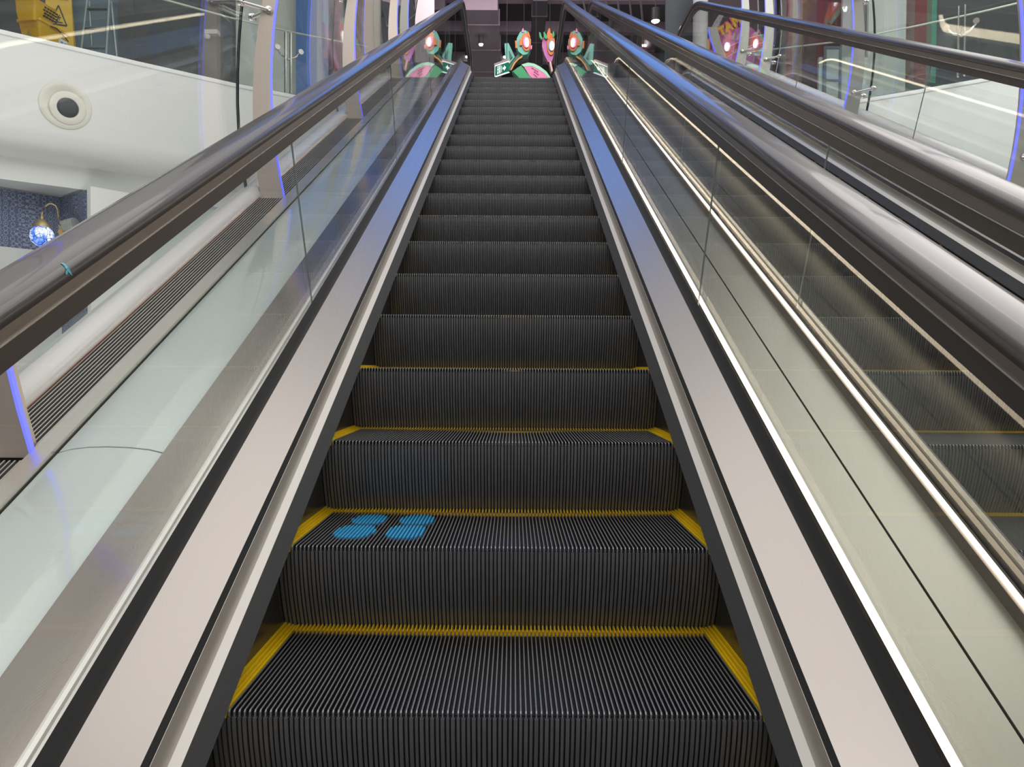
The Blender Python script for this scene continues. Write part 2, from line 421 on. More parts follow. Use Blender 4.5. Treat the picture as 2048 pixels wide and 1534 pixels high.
def grille(y0, y1, xa, xb, label, sx):
    pts = [(y0, M*y0)] + [(y, z) for y, z in nose(12) if y0+.02 < y < y1-.02] + [(y1, step_z(y1))]
    root = thing('floor_grille', label, 'grille', (sx*xa, y0, M*y0+.15), 'slatted grilles between the posts')
    off = Vector((-sx*xa, -y0, -(M*y0+.15)))
    tr = lambda prof: [[Vector((sx*x, y, z+h))+off for x, h in prof] for y, z in pts]
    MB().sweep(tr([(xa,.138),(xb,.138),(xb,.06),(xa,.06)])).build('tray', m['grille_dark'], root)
    mb = MB(); n = 10
    for i in range(n):
        x = xa + .006 + (xb-xa-.012)*i/(n-1)
        mb.sweep(tr([(x-.0021,.1385),(x-.0021,.160),(x+.0021,.160),(x+.0021,.1385)]))
    mb.build('slat', m['grille_bar'], root)
    MB().sweep(tr([(xb-.0025,.1385),(xb-.0025,.163),(xb,.163),(xb,.1385)])).build('edge_strip', m['grille_red'], root)
GL = ['left slatted floor grille nearest the viewer, below the first blue-lit post', 'left slatted floor grille running between the first and second blue-lit posts',
      'left slatted floor grille running between the second and third blue-lit posts', 'left slatted floor grille running between the third and fourth blue-lit posts',
      'left slatted floor grille farthest up, beyond the fourth blue-lit post']
for k in range(5): grille(YS[k], YS[k+1]-.045, 1.1405, 1.2665, GL[k], -1)

# ------------------------------------------------------------------ curved steel posts with blue light strips, and curved glass
def bow(h, peak, hp, R=2.7): return peak - (h-hp)**2/(2*(R if h > hp else 2.7))
def post(y, sx, peak, hp, mat, label, group, clamps, hmax=2.3, h0=.14):
    zb = step_z(y) if y > YT else M*y
    root = thing('curved_post', label, 'post', (sx*bow(h0,peak,hp), y, zb+h0), group)
    off = -Vector(root.location)
    body, led = MB(), MB(); rb, rl = [], []
    N = 18
    for k in range(N+1):
        h = h0 + (hmax-h0)*k/N
        w = .060 - .024*(h-.165) if h < 1.3 else .033
        c = bow(h, peak, hp)
        rb.append([Vector((sx*(c-w+.006), y-.02, zb+h))+off, Vector((sx*(c+w), y-.02, zb+h))+off, Vector((sx*(c+w), y+.02, zb+h))+off, Vector((sx*(c-w+.006), y+.02, zb+h))+off])
        rl.append([Vector((sx*(c-w-.002), y-.0215, zb+h))+off, Vector((sx*(c-w+.0058), y-.0215, zb+h))+off, Vector((sx*(c-w+.0058), y-.006, zb+h))+off, Vector((sx*(c-w-.002), y-.006, zb+h))+off])
    body.sweep(rb).build('post_body', mat, root, True)
    led.sweep(rl).build('light_strip', m['blue_led'], root)['label'] = 'glowing blue light strip along the inner edge'
    for hc in clamps:
        mb = MB(); z = zb+hc
        c = bow(hc, peak, hp); g = c+.128
        hub = Vector((sx*(c-.005), y-.028, z)); mb.lathe([(.0,-.012),(.016,-.012),(.019,-.006),(.019,.004),(.010,.010),(0,.010)], 16, Matrix.Translation(hub+off) @ Matrix.Rotation(PI/2,4,'X'))
        for dy in (-.085, .085):
            e = Vector((sx*(g-.012), y+dy, z+.012)); s0 = hub + Vector((0,.004,0))
            mb.tube([s0+off, s0.lerp(e,.5)+off, e+off], .0105, 12)
            ax = Matrix.Translation(e+off) @ Matrix.Rotation(PI/2,4,'Y')
            mb.lathe([(0,-.016),(.017,-.016),(.020,-.010),(.020,.010),(.017,.016),(0,.016)], 16, ax)
        cl = mb.build('glass_clamp', m['chrome'], root, True)
        cl['label'] = 'polished two armed glass clamp'
def curved_pane(y0, y1, sx, peak, hp, label, group, hmax=2.2, R=2.7):
    n, k = 14, 8
    root = thing('curved_glass_panel', label, 'glass panel', (sx*peak, y0, M*y0+.2), group)
    off = -Vector(root.location)
    ys = [y0+.006+(y1-y0-.012)*i/k for i in range(k+1)]
    t = .010
    P = lambda y, h, dx: Vector((sx*(bow(h,peak,hp,R)+dx), y, (M*y if y <= YT else step_z(y))+h))+off
    mb = MB()
    for dx in (0, t):
        vs = [P(y, .2+(hmax-.2)*j/n, dx) for y in ys for j in range(n+1)]
        mb.add(vs, [(i*(n+1)+j, i*(n+1)+j+1, (i+1)*(n+1)+j+1, (i+1)*(n+1)+j) for i in range(k) for j in range(n)])
    o = mb.build('glass_pane', m['tunnel_glass'], root, True)
    for y in (y0+.006, y1-.006):
        MB().sweep([[P(y-.0015,.2+(hmax-.2)*j/n,-.0005),P(y+.0015,.2+(hmax-.2)*j/n,-.0005),P(y+.0015,.2+(hmax-.2)*j/n,t+.0005),P(y-.0015,.2+(hmax-.2)*j/n,t+.0005)] for j in range(n+1)]).build('glass_edge', m['glass_edge'], root)['label'] = 'dark green polished glass edge'
PL = ['left curved steel post nearest the viewer, cut off by the photo edge', 'second curved steel post on the left, with a chrome glass clamp near the top',
      'third curved steel post up the left side', 'fourth curved steel post up the left side, at the top of the handrail']
for k, y in enumerate(CY): post(y, -1, 1.30 if k == 0 else 1.262, .90 if k == 0 else .68, m['column'], PL[k], 'curved posts on the left', (1.09,))
post(7.45, -1, 1.235, .68, m['column_lit_cream'], 'cream curved post standing just behind the last beige post on the left', 'curved posts on the left', ())
PR = ['right curved post at the edge of the photo, only its blue lit foot showing', 'cream curved post on the right with two chrome clamps, nearest in full view', 'cream curved post on the right, second from the end of the row',
      'cream curved post on the right, farthest of the row beside the pink mural']
for k, y in enumerate([2.72, 4.78, 6.95, 7.75]): post(y, 1, RX-(.02 if k == 3 else 0), .75, m['column_lit_cream'], PR[k], 'curved posts on the right', (.34, 1.09))
GLB = ['left curved glass panel running from the first to the second post', 'left curved glass panel running from the second to the third post',
       'left curved glass panel running from the third to the fourth post', 'left curved glass panel beyond the fourth post']
for k in range(4): curved_pane(YS[k+1], YS[k+2], -1, 1.390, .68, GLB[k], 'curved glass on the left', R=4.2)
GRB = ['right curved glass panel from the photo edge to the nearest cream post', 'right curved glass panel between the nearest and the next cream post', 'right curved glass panel between the two farthest cream posts']
for k, (a, b) in enumerate(((2.72,4.78),(4.78,6.95),(6.95,7.75))): curved_pane(a, b, 1, RX+.128, .75, GRB[k], 'curved glass on the right')

# ------------------------------------------------------------------ atrium: left fascia, shop below, upper floor
LP = [(-8.6,5.0),(-5.62,7.14),(-4.55,8.0),(-3.61,8.72),(-2.96,9.13),(-2.0,9.6),(-1.30,9.75)]
def offset(pts, d):
    out = []
    for k, p in enumerate(pts):
        a, b = pts[max(k-1,0)], pts[min(k+1,len(pts)-1)]
        t = Vector((b[0]-a[0], b[1]-a[1])).normalized(); n = Vector((-t.y, t.x))
        out.append((p[0]+n.x*d, p[1]+n.y*d))
    return out
def wall_strip(name, pts, prof, mat, smooth=True):
    """prof (outward-away, z) swept along a plan line"""
    rings = []
    for k, p in enumerate(pts):
        a, b = pts[max(k-1,0)], pts[min(k+1,len(pts)-1)]
        t = Vector((b[0]-a[0], b[1]-a[1])).normalized(); n = Vector((-t.y, t.x))
        rings.append([(p[0]+n.x*d, p[1]+n.y*d, z) for d, z in prof])
    return struct(MB().sweep(rings).build(name, mat, None, smooth))
wall_strip('wall_left', LP, [(0,ZL),(-.012,ZL-.02),(-.012,ZL-.05),(0,ZL-.06),(0,3.28),(.03,3.17),(.10,3.08),(.2,3.03),(.42,3.0),(.42,2.74),(1.9,2.70),(1.9,2.80),(.6,2.80),(.6,ZL)], m['white'])
SH = m['white2']
# upper floor slab behind the fascia is one sheet
struct(MB().add([(x,y,ZL-.004) for x,y in offset(LP,.02)]+[(-1.3,13.5,ZL-.004),(-9,13.5,ZL-.004)], [tuple(range(len(LP)+2))]).build('floor_upper', material('upper_floor_stone', (.30,.30,.30), .35), None))
LR = [(1.2,9.75),(3.2,9.75),(4.505,9.32),(5.28,8.83),(5.863,8.435),(6.25,8.135),(9.0,6.0)]
wall_strip('wall_right', LR, [(0,ZL),(-.012,ZL-.02),(-.012,ZL-.05),(0,ZL-.06),(0,3.0),(.1,2.8),(.6,2.7),(.6,ZL)], m['white'])
struct(MB().add([(x,y,ZL-.004) for x,y in offset(LR,.02)]+[(9,13.5,ZL-.004),(1.2,13.5,ZL-.004)], [tuple(range(len(LR)+2))]).build('floor_upper', bpy.data.materials['upper_floor_stone'], None))
struct(MB().box((-1.3,9.62,ZL-.2),(1.2,24,ZL-.006)).build('floor_upper', bpy.data.materials['upper_floor_stone'], None))
# lower floor
struct(MB().box((-12,-3,-2.3),(12,14,-2.2)).build('floor', material('pale_floor_tile', (.5,.49,.47), .3), None))

# shop below on the left: patterned wallpaper, white pier and wall
wp = bpy.data.materials.new('blue_patterned_wallpaper'); wp.use_nodes = True
nt = wp.node_tree; b = nt.nodes['Principled BSDF']; b.inputs['Roughness'].default_value = .7
tc = nt.nodes.new('ShaderNodeTexCoord'); mp = nt.nodes.new('ShaderNodeMapping'); mp.inputs['Scale'].default_value = (19,19,17)
vo = nt.nodes.new('ShaderNodeTexVoronoi'); vo.feature = 'F1'; vo.inputs['Scale'].default_value = 1.0; vo.inputs['Randomness'].default_value = .25
sn = nt.nodes.new('ShaderNodeMath'); sn.operation = 'SINE'; mu = nt.nodes.new('ShaderNodeMath'); mu.operation = 'MULTIPLY'; mu.inputs[1].default_value = 17
rp = nt.nodes.new('ShaderNodeValToRGB'); rp.color_ramp.elements[0].color = (.095,.115,.20,1); rp.color_ramp.elements[1].color = (.27,.30,.39,1)
rp.color_ramp.elements[0].position = .35; rp.color_ramp.elements[1].position = .65
for a_, b_ in ((tc.outputs['Object'], mp.inputs['Vector']), (mp.outputs['Vector'], vo.inputs['Vector']), (vo.outputs['Distance'], mu.inputs[0]), (mu.outputs[0], sn.inputs[0]), (sn.outputs[0], rp.inputs['Fac']), (rp.outputs['Color'], b.inputs['Base Color'])): nt.links.new(a_, b_)
p0, p1, p2 = atZ(0,386,2.65), atZ(122,404,2.65), atZ(174,389,2.65)
p3 = atZ(181,387.5,2.65)
def vwall(name, a, b, z0, z1, mat, th=.04):
    a = Vector((a[0],a[1],0)); b = Vector((b[0],b[1],0)); d = (b-a).normalized(); n = Vector((-d.y,d.x,0))*th
    mb = MB(); mb.add([Vector((*v.xy,z)) for z in (z0,z1) for v in (a,b,b+n,a+n)], [(0,1,2,3),(7,6,5,4),(0,4,5,1),(1,5,6,2),(2,6,7,3),(3,7,4,0)])
    return struct(mb.build(name, mat, None))
far = p0 + (p0-p1).normalized()*2.2
vwall('wall_shop', far, p1, 2.02, 2.71, wp); vwall('wall_shop', p1, p2, -.2, 2.71, wp)
vwall('wall_shop', far, p1, -2.2, 2.019, m['white2'])
vwall('wall_shop', p2, p3, -2.2, 2.73, m['white'])
q3 = Vector((*atZ(300,408,2.65).xy,0)); q4 = Vector((*atZ(480,436,2.65).xy,0))
vwall('wall_shop', p3, q3, -2.2, 2.74, m['white']); vwall('wall_shop', q3, q4, -2.2, 2.74, material('pale_glass_wall', (.62,.70,.68), .25))
vwall('wall_shop', q4, q4+(q4-q3), -2.2, 2.74, m['white'])

# blue glass globe lamp on its bracket and the grey drum next to it
gl = bpy.data.materials.new('blue_crackle_globe'); gl.use_nodes = True
nt = gl.node_tree; b = nt.nodes['Principled BSDF']; b.inputs['Roughness'].default_value = .2
vo = nt.nodes.new('ShaderNodeTexVoronoi'); vo.feature = 'DISTANCE_TO_EDGE'; vo.inputs['Scale'].default_value = 22
nz = nt.nodes.new('ShaderNodeTexNoise'); nz.inputs['Scale'].default_value = 9
tc = nt.nodes.new('ShaderNodeTexCoord')
rp = nt.nodes.new('ShaderNodeValToRGB'); rp.color_ramp.elements[0].position = .01; rp.color_ramp.elements[0].color = (.03,.08,.35,1); rp.color_ramp.elements[1].position = .09; rp.color_ramp.elements[1].color = (.92,.95,1,1)
r2 = nt.nodes.new('ShaderNodeValToRGB'); r2.color_ramp.elements[0].position = .42; r2.color_ramp.elements[0].color = (.13,.28,.85,1); r2.color_ramp.elements[1].position = .56; r2.color_ramp.elements[1].color = (1,1,1,1)
mx = nt.nodes.new('ShaderNodeMix'); mx.data_type = 'RGBA'; mx.blend_type = 'MULTIPLY'; mx.inputs['Factor'].default_value = 1
for a_, b_ in ((tc.outputs['Object'], vo.inputs['Vector']), (tc.outputs['Object'], nz.inputs['Vector']), (vo.outputs['Distance'], rp.inputs['Fac']), (nz.outputs['Fac'], r2.inputs['Fac']),
               (rp.outputs['Color'], mx.inputs['A']), (r2.outputs['Color'], mx.inputs['B']), (mx.outputs['Result'], b.inputs['Base Color']), (mx.outputs['Result'], b.inputs['Emission Color'])): nt.links.new(a_, b_)
b.inputs['Emission Strength'].default_value = .85
brass = material('aged_brass', (.38,.30,.16), .4, .8)
LY = 7.55
gc = atY(84, 472, LY)
lamp = thing('globe_lamp', 'blue and white crackle glass globe lamp hanging from a brass arch before patterned wallpaper', 'lamp', gc)
off = -gc
rad = .126
MB().lathe([(rad*math.sin(PI*k/16), -rad*math.cos(PI*k/16)) for k in range(17)], 28).build('globe', gl, lamp, True)
mb = MB(); mb.lathe([(.02,rad+.10),(.025,rad+.065),(.055,rad+.045),(.07,rad+.03),(.095,rad-.005),(.10,rad-.025),(.06,rad-.02)], 20); mb.build('cap', brass, lamp, True)
arc = [(84,452),(83,436),(85,424),(90,414),(97,408),(104,408),(111,412),(115,420),(117,434),(118,448),(121,450)]
MB().tube([atY(u,v,LY+(.012*k if k < 10 else .2))+off for k,(u,v) in enumerate(arc)], .0095, 8).build('arch', brass, lamp, True)
dr = atY(138, 451, 7.95)
drum = thing('drum_lamp', 'grey ribbed drum with a wooden end beside the globe lamp', 'lamp', dr)
ax = Matrix.Rotation(math.radians(78),4,'Y') @ Matrix.Rotation(math.radians(14),4,'X')
mb = MB(); prof = [(0,-.085),(.072,-.085)]
for k in range(9): prof += [(.078,-.08+k*.02),(.073,-.071+k*.02)]
prof += [(.072,.10),(0,.10)]
mb.lathe(prof, 24, ax); mb.build('drum_body', material('grey_metal_drum', (.36,.38,.36), .5, .3), drum, True)
mb = MB(); mb.lathe([(0,-.02),(.06,-.02),(.06,.03),(0,.03)], 20, Matrix.Translation(Vector((-.07,0,-.085))) @ ax); mb.build('wooden_end', material('orange_wood', (.62,.36,.13), .5, noise=.2, nscale=20), drum, True)

# round loudspeaker in the fascia
d_ = Vector((LP[2][0]-LP[1][0], LP[2][1]-LP[1][1], 0)).normalized(); nrm = Vector((d_.y,-d_.x,0))
fc = at_plane(131, 211, Vector((LP[1][0],LP[1][1],0)), nrm)
sp = thing('wall_speaker', 'round cream ceiling style loudspeaker with a dark centre set in the white fascia', 'speaker', fc)
tilt = Matrix((( d_.x,0,nrm.x,0),(d_.y,0,nrm.y,0),(0,1,0,0),(0,0,0,1)))
cr = material('cream_plastic', (.72,.70,.62), .4)
MB().lathe([(0,.004),(.185,.004),(.20,.016),(.245,.022),(.268,.012),(.272,0),(.2,-.02),(0,-.02)], 40, tilt).build('outer_ring', cr, sp, True)
t2 = tilt @ Matrix.Translation(Vector((.02,-.03,.0))) 
MB().lathe([(.0,.012),(.10,.012),(.115,.034),(.16,.040),(.186,.030),(.19,.018),(.19,.0),(0,.0)], 40, t2).build('inner_ring', cr, sp, True)
MB().lathe([(0,.048),(.06,.046),(.10,.038),(.108,.03),(.108,.014),(0,.014)], 32, t2).build('cone', material('dark_speaker_mesh', (.04,.05,.055), .5, noise=.2, nscale=200), sp, True)

# glass balustrades on the upper floor
def balustrade(pts, label, post_ts, hgt=.93):
    q = offset(pts, .10)
    root = thing('glass_balustrade', label, 'balustrade', (q[0][0], q[0][1], ZL)); off = -Vector(root.location)
    for k in range(len(q)-1):
        a, b = Vector((*q[k],ZL)), Vector((*q[k+1],ZL)); d = (b-a).normalized(); n = Vector((-d.y,d.x,0))*.012
        a2, b2 = a+d*.006, b-d*.006
        MB().add([v+off+Vector((0,0,z)) for z in (.0,hgt) for v in (a2,b2,b2+n,a2+n)], [(0,1,2,3),(7,6,5,4),(0,4,5,1),(1,5,6,2),(2,6,7,3),(3,7,4,0)]).build('glass_pane', m['floor_glass'], root)
    MB().tube([Vector((x,y,ZL+hgt-.03))+off for x, y in offset(pts,.17)], .012, 8).build('top_rail', material('pale_rail', (.62,.66,.58), .3, .3) if 'pale_rail' not in bpy.data.materials else bpy.data.materials['pale_rail'], root, True)
    MB().sweep([[Vector((x,y,ZL))+off, Vector((x,y,ZL+.035))+off, Vector((x2,y2,ZL+.035))+off, Vector((x2,y2,ZL))+off] for (x,y),(x2,y2) in zip(offset(pts,.09),offset(pts,.13))]).build('base_channel', material('dark_channel', (.10,.11,.11), .4, .5), root)
    for px_ in post_ts:
        pm = Vector((px_[0],px_[1],0)); dd = Vector((px_[2],px_[3],0)).normalized(); nn = Vector((-dd.y,dd.x,0))
        mb = MB()
        for s_ in (-.035,.035):
            c = pm+dd*s_+nn*.05
            mb.box((-.008,-.03,0),(.008,.03,hgt-.06), mat=Matrix.Translation(c+Vector((0,0,ZL))+off) @ Matrix(((dd.x,nn.x,0,0),(dd.y,nn.y,0,0),(0,0,1,0),(0,0,0,1))))
        o = mb.build('post', m['chrome'], root)
        mb = MB()
        for s_ in (-.16,.16):
            e = pm+dd*s_+Vector((0,0,ZL+.62)); s0 = pm+nn*.06+Vector((0,0,ZL+.50))
            mb.tube([s0+off, s0.lerp(e,.6)+Vector((0,0,-.03))+off, e+nn*.05+off, e+off], .012, 8)
            mb.lathe([(0,-.01),(.036,-.01),(.036,.01),(0,.01)], 16, Matrix.Translation(e+off-nn*.015) @ Matrix(((dd.x,0,nn.x,0),(dd.y,0,nn.y,0),(0,1,0,0),(0,0,0,1))))
        mb.build('spider_bracket', m['chrome'], o, True)
balustrade(LP[:-1], 'frameless glass balustrade along the upper floor edge, left of the escalators', [(*at_plane(578,186,Vector((-2.96,9.23,0)),Vector((.53,-.85,0)).normalized()).xy,.85,.53)])
balustrade(LR[1:], 'frameless glass balustrade along the upper floor edge, right of the escalators', [(*atZ(1921,150,ZL).xy,.80,-.6)])

# upper floor back walls, left (plan runs across the view behind the balustrade)
def back_panel(u0, u1, y, z0, z1, mat, name='wall_back'):
    a, b = atY(u0, 120, y), atY(u1, 120, y)
    return struct(MB().box((a.x,y,z0),(b.x,y+.06,z1)).build(name, mat, None))
dark = material('dark_grey_wall', (.085,.095,.10), .35, noise=.1, nscale=1.5)
pale = material('pale_green_white_wall', (.60,.66,.60), .4)
blue = material('blue_wall_panel', (.09,.22,.52), .35)
lilac = material('lilac_blue_panel', (.36,.42,.60), .4)
BY = 12.4
back_panel(-400, 139, BY, ZL, 9, dark); back_panel(139, 236, BY+.2, ZL, 9, material('slate_blue_wall', (.16,.22,.27), .35)); back_panel(236, 472, BY, ZL, 9, dark)
back_panel(472, 592, BY, ZL, 9, pale); back_panel(592, 634, BY-.1, ZL, 7.3, blue); back_panel(634, 656, BY-.1, ZL, 7.2, lilac)
back_panel(592, 660, BY+.3, ZL, 9, dark)
back_panel(656, 668, BY, ZL, 9, dark); back_panel(668, 684, BY, ZL, 9, material('plum_wall', (.18,.07,.10), .4)); back_panel(684, 708, BY, ZL, 9, material('bottle_green_wall', (.02,.10,.07), .4))
back_panel(708, 760, BY, ZL, 9, material('beige_wall', (.42,.36,.29), .5)); back_panel(760, 830, BY, ZL, 9, material('dark_teal_wall', (.05,.08,.08), .4))
back_panel(830, 868, BY-.4, ZL, 9, material('white_pillar', (.62,.58,.58), .5))

# ------------------------------------------------------------------ dark ceiling with ducts over the landing
CZ = 7.9
struct(MB().box((-3.2,12.6,CZ),(9.5,26,CZ+.1)).build('ceiling', m['ceil'], None))
struct(MB().box((-3.2,25.9,ZL),(9.5,26,CZ)).build('wall_far', m['ceil'], None))
struct(MB().box((-7,12.6,CZ+.1),(9.5,12.7,13)).build('wall_upper_unseen', m['ceil'], None))  # unseen wall added so the decks mirror dark around the blue light
def duct(name, label, a, b, z0, z1, mat, cat='duct', cols=0):
    root = thing(name, label, cat, (a[0], a[1], z0), 'ceiling ducts and beams')
    mb = MB().box((0,0,0),(b[0]-a[0],b[1]-a[1],z1-z0)); mb.build('duct_body', mat, root)
    L = b[1]-a[1]; k = .6; fl = None
    while k < L:
        if fl is None: fl = MB().box((-.02,0,-.02),(b[0]-a[0]+.02,.05,z1-z0)).build('flange', mat, root); f = fl
        else: f = fl.copy(); C.objects.link(f); f.parent = root
        f.location = (0,k,0); k += 1.2
    mb = MB()
    for y in (.4, L-.4):
        for x in (.04, b[0]-a[0]-.04): mb.tube([(x,y,z1-z0),(x,y,CZ-z0)], .012, 6)
    mb.build('hanger_rod', m['ceil'], root)
    return root
duct('air_duct', 'wide purple grey air duct running back under the dark ceiling, left of centre', (-.98,13.2), (-.30,21), 7.30, 7.60, m['ceil_pale'])
duct('air_duct', 'dark narrow ceiling duct beside the wide purple grey one', (-1.75,13.2), (-1.30,21), 7.3, 7.6, m['ceil'])
duct('air_duct', 'dark ceiling duct high on the right above the pink petal sculpture', (.35,13.0), (.62,20), 7.38, 7.6, m['ceil'])
for k, (y, lb) in enumerate(((13.6,'nearest dark beam crossing the ceiling above the landing'),(15.0,'second dark beam crossing the ceiling above the landing'),(16.6,'third dark beam crossing the ceiling above the landing'),(18.4,'farthest dark beam crossing the ceiling above the landing'))):
    o = MB().box((-3.1,y,7.68),(9,y+.16,7.9)).build('ceiling_beam', m['ceil_pale'], None); tag(o, lb, 'beam', 'ceiling beams')
cab = MB()
for k in range(7):
    x = 1.0+k*.22
    cab.tube([(x,13.0,7.55+.05*(k%3)),(x+.3,14.4,7.45+.06*(k%2)),(x+.5,16,7.5),(x+1.1,18,7.6)], .02, 6)
cab.tube([(1.35,14.4,7.5),(1.35,14.4,CZ-.005)], .01, 6); cab.tube([(1.9,16,7.5),(1.9,16,CZ-.005)], .01, 6)
tag(cab.build('cable_bundle', m['ceil_pale'], None), 'bundle of grey cables slung under the dark ceiling', 'cables')
def downlight(u, v, label, r=.06):
    p = atZ(u, v, 7.30-.16 if u < 1000 else CZ-.16)
    root = thing('downlight', label, 'ceiling light', p, 'small white downlights in the dark ceiling')
    MB().lathe([(0,0),(r,0),(r*1.3,.02),(r*1.3,.16),(0,.16)], 16).build('housing', m['ceil'], root, True)
    MB().lathe([(0,-.035),(r*.8,-.03),(r,-.002),(0,-.002)], 16).build('lamp_face', m['spot'], root, True)
downlight(962, 88, 'white downlight in the dark ceiling left of the hanging round head', .042)
downlight(1010, 113, 'white downlight just above the green exit sign', .042)
# black pendant spotlight on the right
pz = atY(1311, 42, 11.5)
pn = thing('pendant_spotlight', 'black cylinder pendant spotlight hanging above the right handrail', 'light', pz)
MB().lathe([(0,.0),(.075,.0),(.078,.02),(.078,.20),(.03,.215),(0,.215)], 20).build('shade', m['black'], pn, True)
MB().lathe([(0,-.02),(.055,-.016),(.068,-.001),(0,-.001)], 20).build('lamp_face', m['spot'], pn, True)
MB().tube([(0,0,.21),(0,0,CZ-pz.z)], .01, 6).build('drop_rod', m['black'], pn)

# ------------------------------------------------------------------ hanging sculptures
SY = 12.6
def P(u, v, y=SY): return atY(u, v, y)
def face_mat(c, yaw=0): return Matrix.Translation(c) @ Matrix.Rotation(yaw,4,'Z') @ Matrix.Rotation(PI/2,4,'X')
def flat(root, off, px, depth, mat, name, y=SY):
    pts = [P(u,v,y) for u,v in px]; mb = MB(); n = len(pts)
    mb.add([p+off for p in pts]+[p+off+Vector((0,depth,0)) for p in pts], [tuple(range(n)), tuple(range(2*n-1,n-1,-1))]+[(i,(i+1)%n,n+(i+1)%n,n+i) for i in range(n)])
    return mb.build(name, mat, root)
def ellipse(cx, cy, rx, ry, rot=0, n=20, a0=0, a1=360):
    c, s_ = math.cos(math.radians(rot)), math.sin(math.radians(rot)); o = []
    for k in range(n):
        a = math.radians(a0+(a1-a0)*k/(n if a1-a0 == 360 else n-1)); x, y = rx*math.cos(a), ry*math.sin(a)
        o.append((cx+x*c-y*s_, cy+x*s_+y*c))
    return o
base = P(1045, 85); s1 = thing('hanging_sculpture', 'green and orange hanging sculpture with a round lamp face and a wing, over the landing', 'sculpture', base); off = -base
flat(s1, off, [(1034,76),(1040,64),(1050,60),(1058,66),(1062,80),(1061,98),(1055,108),(1046,110),(1037,103),(1032,90)], .22, m['teal'], 'head')
flat(s1, off, ellipse(1052,84,9.5,18,-6), .03, m['orange'], 'face_ring', SY-.03)
flat(s1, off, ellipse(1052,84,6,11.5,-6), .03, m['pink'], 'inner_ring', SY-.06)
flat(s1, off, ellipse(1054,84,3.8,8.5,-6), .03, m['lamp_soft'], 'lamp_face', SY-.09)
for q in ([(1030,81),(1033,81),(1034,96),(1031,96)], [(1039,79),(1045,79),(1045,90),(1039,91)], [(1055,62),(1058,65),(1061,75),(1056,72)]): flat(s1, off, q, .05, m['orange'], 'clip', SY-.04)
for q in ([(1043,64),(1045,57),(1047,56),(1048,64)], [(1061,92),(1064,90),(1064,97),(1061,99)]): flat(s1, off, q, .05, m['pink'], 'ear', SY-.02)
flat(s1, off, [(1009,87),(1017,86),(1030,114),(1018,129),(1012,128)], .10, m['teal'], 'wing', SY+.12)
flat(s1, off, [(1018,100),(1025,114),(1020,118)], .02, m['dkgreen'], 'wing_facet', SY+.09)
flat(s1, off, [(1039,104),(1048,106),(1046,113),(1036,122),(1030,127),(1022,141),(1015,141),(1020,129),(1030,116)], .12, m['dkgreen'], 'stem', SY+.06)
flat(s1, off, [(1046,106),(1048,107),(1044,115),(1037,119),(1030,127),(1023,140),(1021,140),(1027,127),(1035,118),(1042,113)], .02, material('bright_orange_stripe', (.75,.28,.02), .5), 'stripe', SY+.03)
MB().tube([P(1048,60)+off, Vector((P(1048,60).x,SY+.1,CZ))+off], .006, 6).build('wire', m['ink'], s1)
# leaf
base = P(1070, 140); s2 = thing('leaf_sculpture', 'pink and green leaf shaped sculpture with dark writing at the head of the steps', 'sculpture', base); off = -base
flat(s2, off, [(1024,143),(1035,135),(1048,128),(1060,126),(1074,130),(1090,141),(1101,154),(1040,158),(1030,152)], .16, m['dkgreen'], 'leaf_side', SY+.03)
flat(s2, off, [(1043,129),(1056,125),(1068,127),(1080,133),(1093,143),(1101,155),(1097,156),(1088,146),(1076,138),(1064,132),(1047,133)], .05, m['mint'], 'leaf_rim', SY)
flat(s2, off, [(1047,132),(1064,132),(1076,138),(1088,146),(1098,158),(1066,158),(1058,150)], .04, m['pink'], 'leaf_face', SY+.005)
flat(s2, off, [(1026,143),(1042,131),(1058,151),(1066,158),(1040,158)], .03, m['green'], 'leaf_underside', SY+.004)
for (u0,v0,u1,v1) in ((1062,136,1076,145),(1067,144,1077,151),(1066,149,1074,155)):
    a_, b_ = P(u0,v0,SY-.004), P(u1,v1,SY-.004); d = b_-a_; n = 9
    mb = MB()
    for i in range(n):
        c = a_+d*((i+.3)/n); w = d*(.55/n); hgt = Vector((.006,0,.012+.006*((i*7)%3)))
        mb.add([c+off, c+w+off, c+w+hgt+off, c+hgt+off], [(0,1,2,3)])
    mb.build('lettering', m['ink'], s2)
MB().tube([P(1072,128)+Vector((0,.05,0))+off, Vector((P(1072,128).x,SY+.05,CZ))+off], .005, 6).build('wire', m['ink'], s2)
# pink petal
base = P(1098, 88); s3 = thing('petal_sculpture', 'pink petal sculpture with an orange and blue ringed lamp beside the right newel', 'sculpture', base); off = -base
flat(s3, off, [(1085,76),(1092,70),(1104,70),(1109,84),(1108,108),(1104,122),(1096,124),(1089,110),(1084,92)], .15, m['magenta'], 'petal', SY+.2)
flat(s3, off, ellipse(1102,88,8,22,0), .03, m['orange'], 'face_plate', SY+.16)
flat(s3, off, ellipse(1103,91,6,10.5,0), .03, m['ring_blue'], 'lamp_ring', SY+.13)
flat(s3, off, ellipse(1104,91,4.3,8.5,0), .03, m['lamp_soft'], 'lamp_face', SY+.10)
flat(s3, off, [(1094,66),(1098,56),(1099,57),(1100,56),(1102,72),(1098,80),(1094,76)], .03, m['orange'], 'crest', SY+.15)
for q in ([(1078,64),(1081,65),(1085,77),(1083,79),(1079,74)], [(1087,65),(1089,63),(1095,74),(1093,78),(1088,75)], [(1105,64),(1108,62),(1109,72),(1106,75)]): flat(s3, off, q, .04, m['green'], 'leaf', SY+.13)
flat(s3, off, [(1098,122),(1102,122),(1106,141),(1103,144)], .05, m['rose'], 'stalk', SY+.2)
flat(s3, off, [(1096,123),(1099,123),(1104,145),(1101,147)], .05, m['dkgreen'], 'stalk_edge', SY+.25)
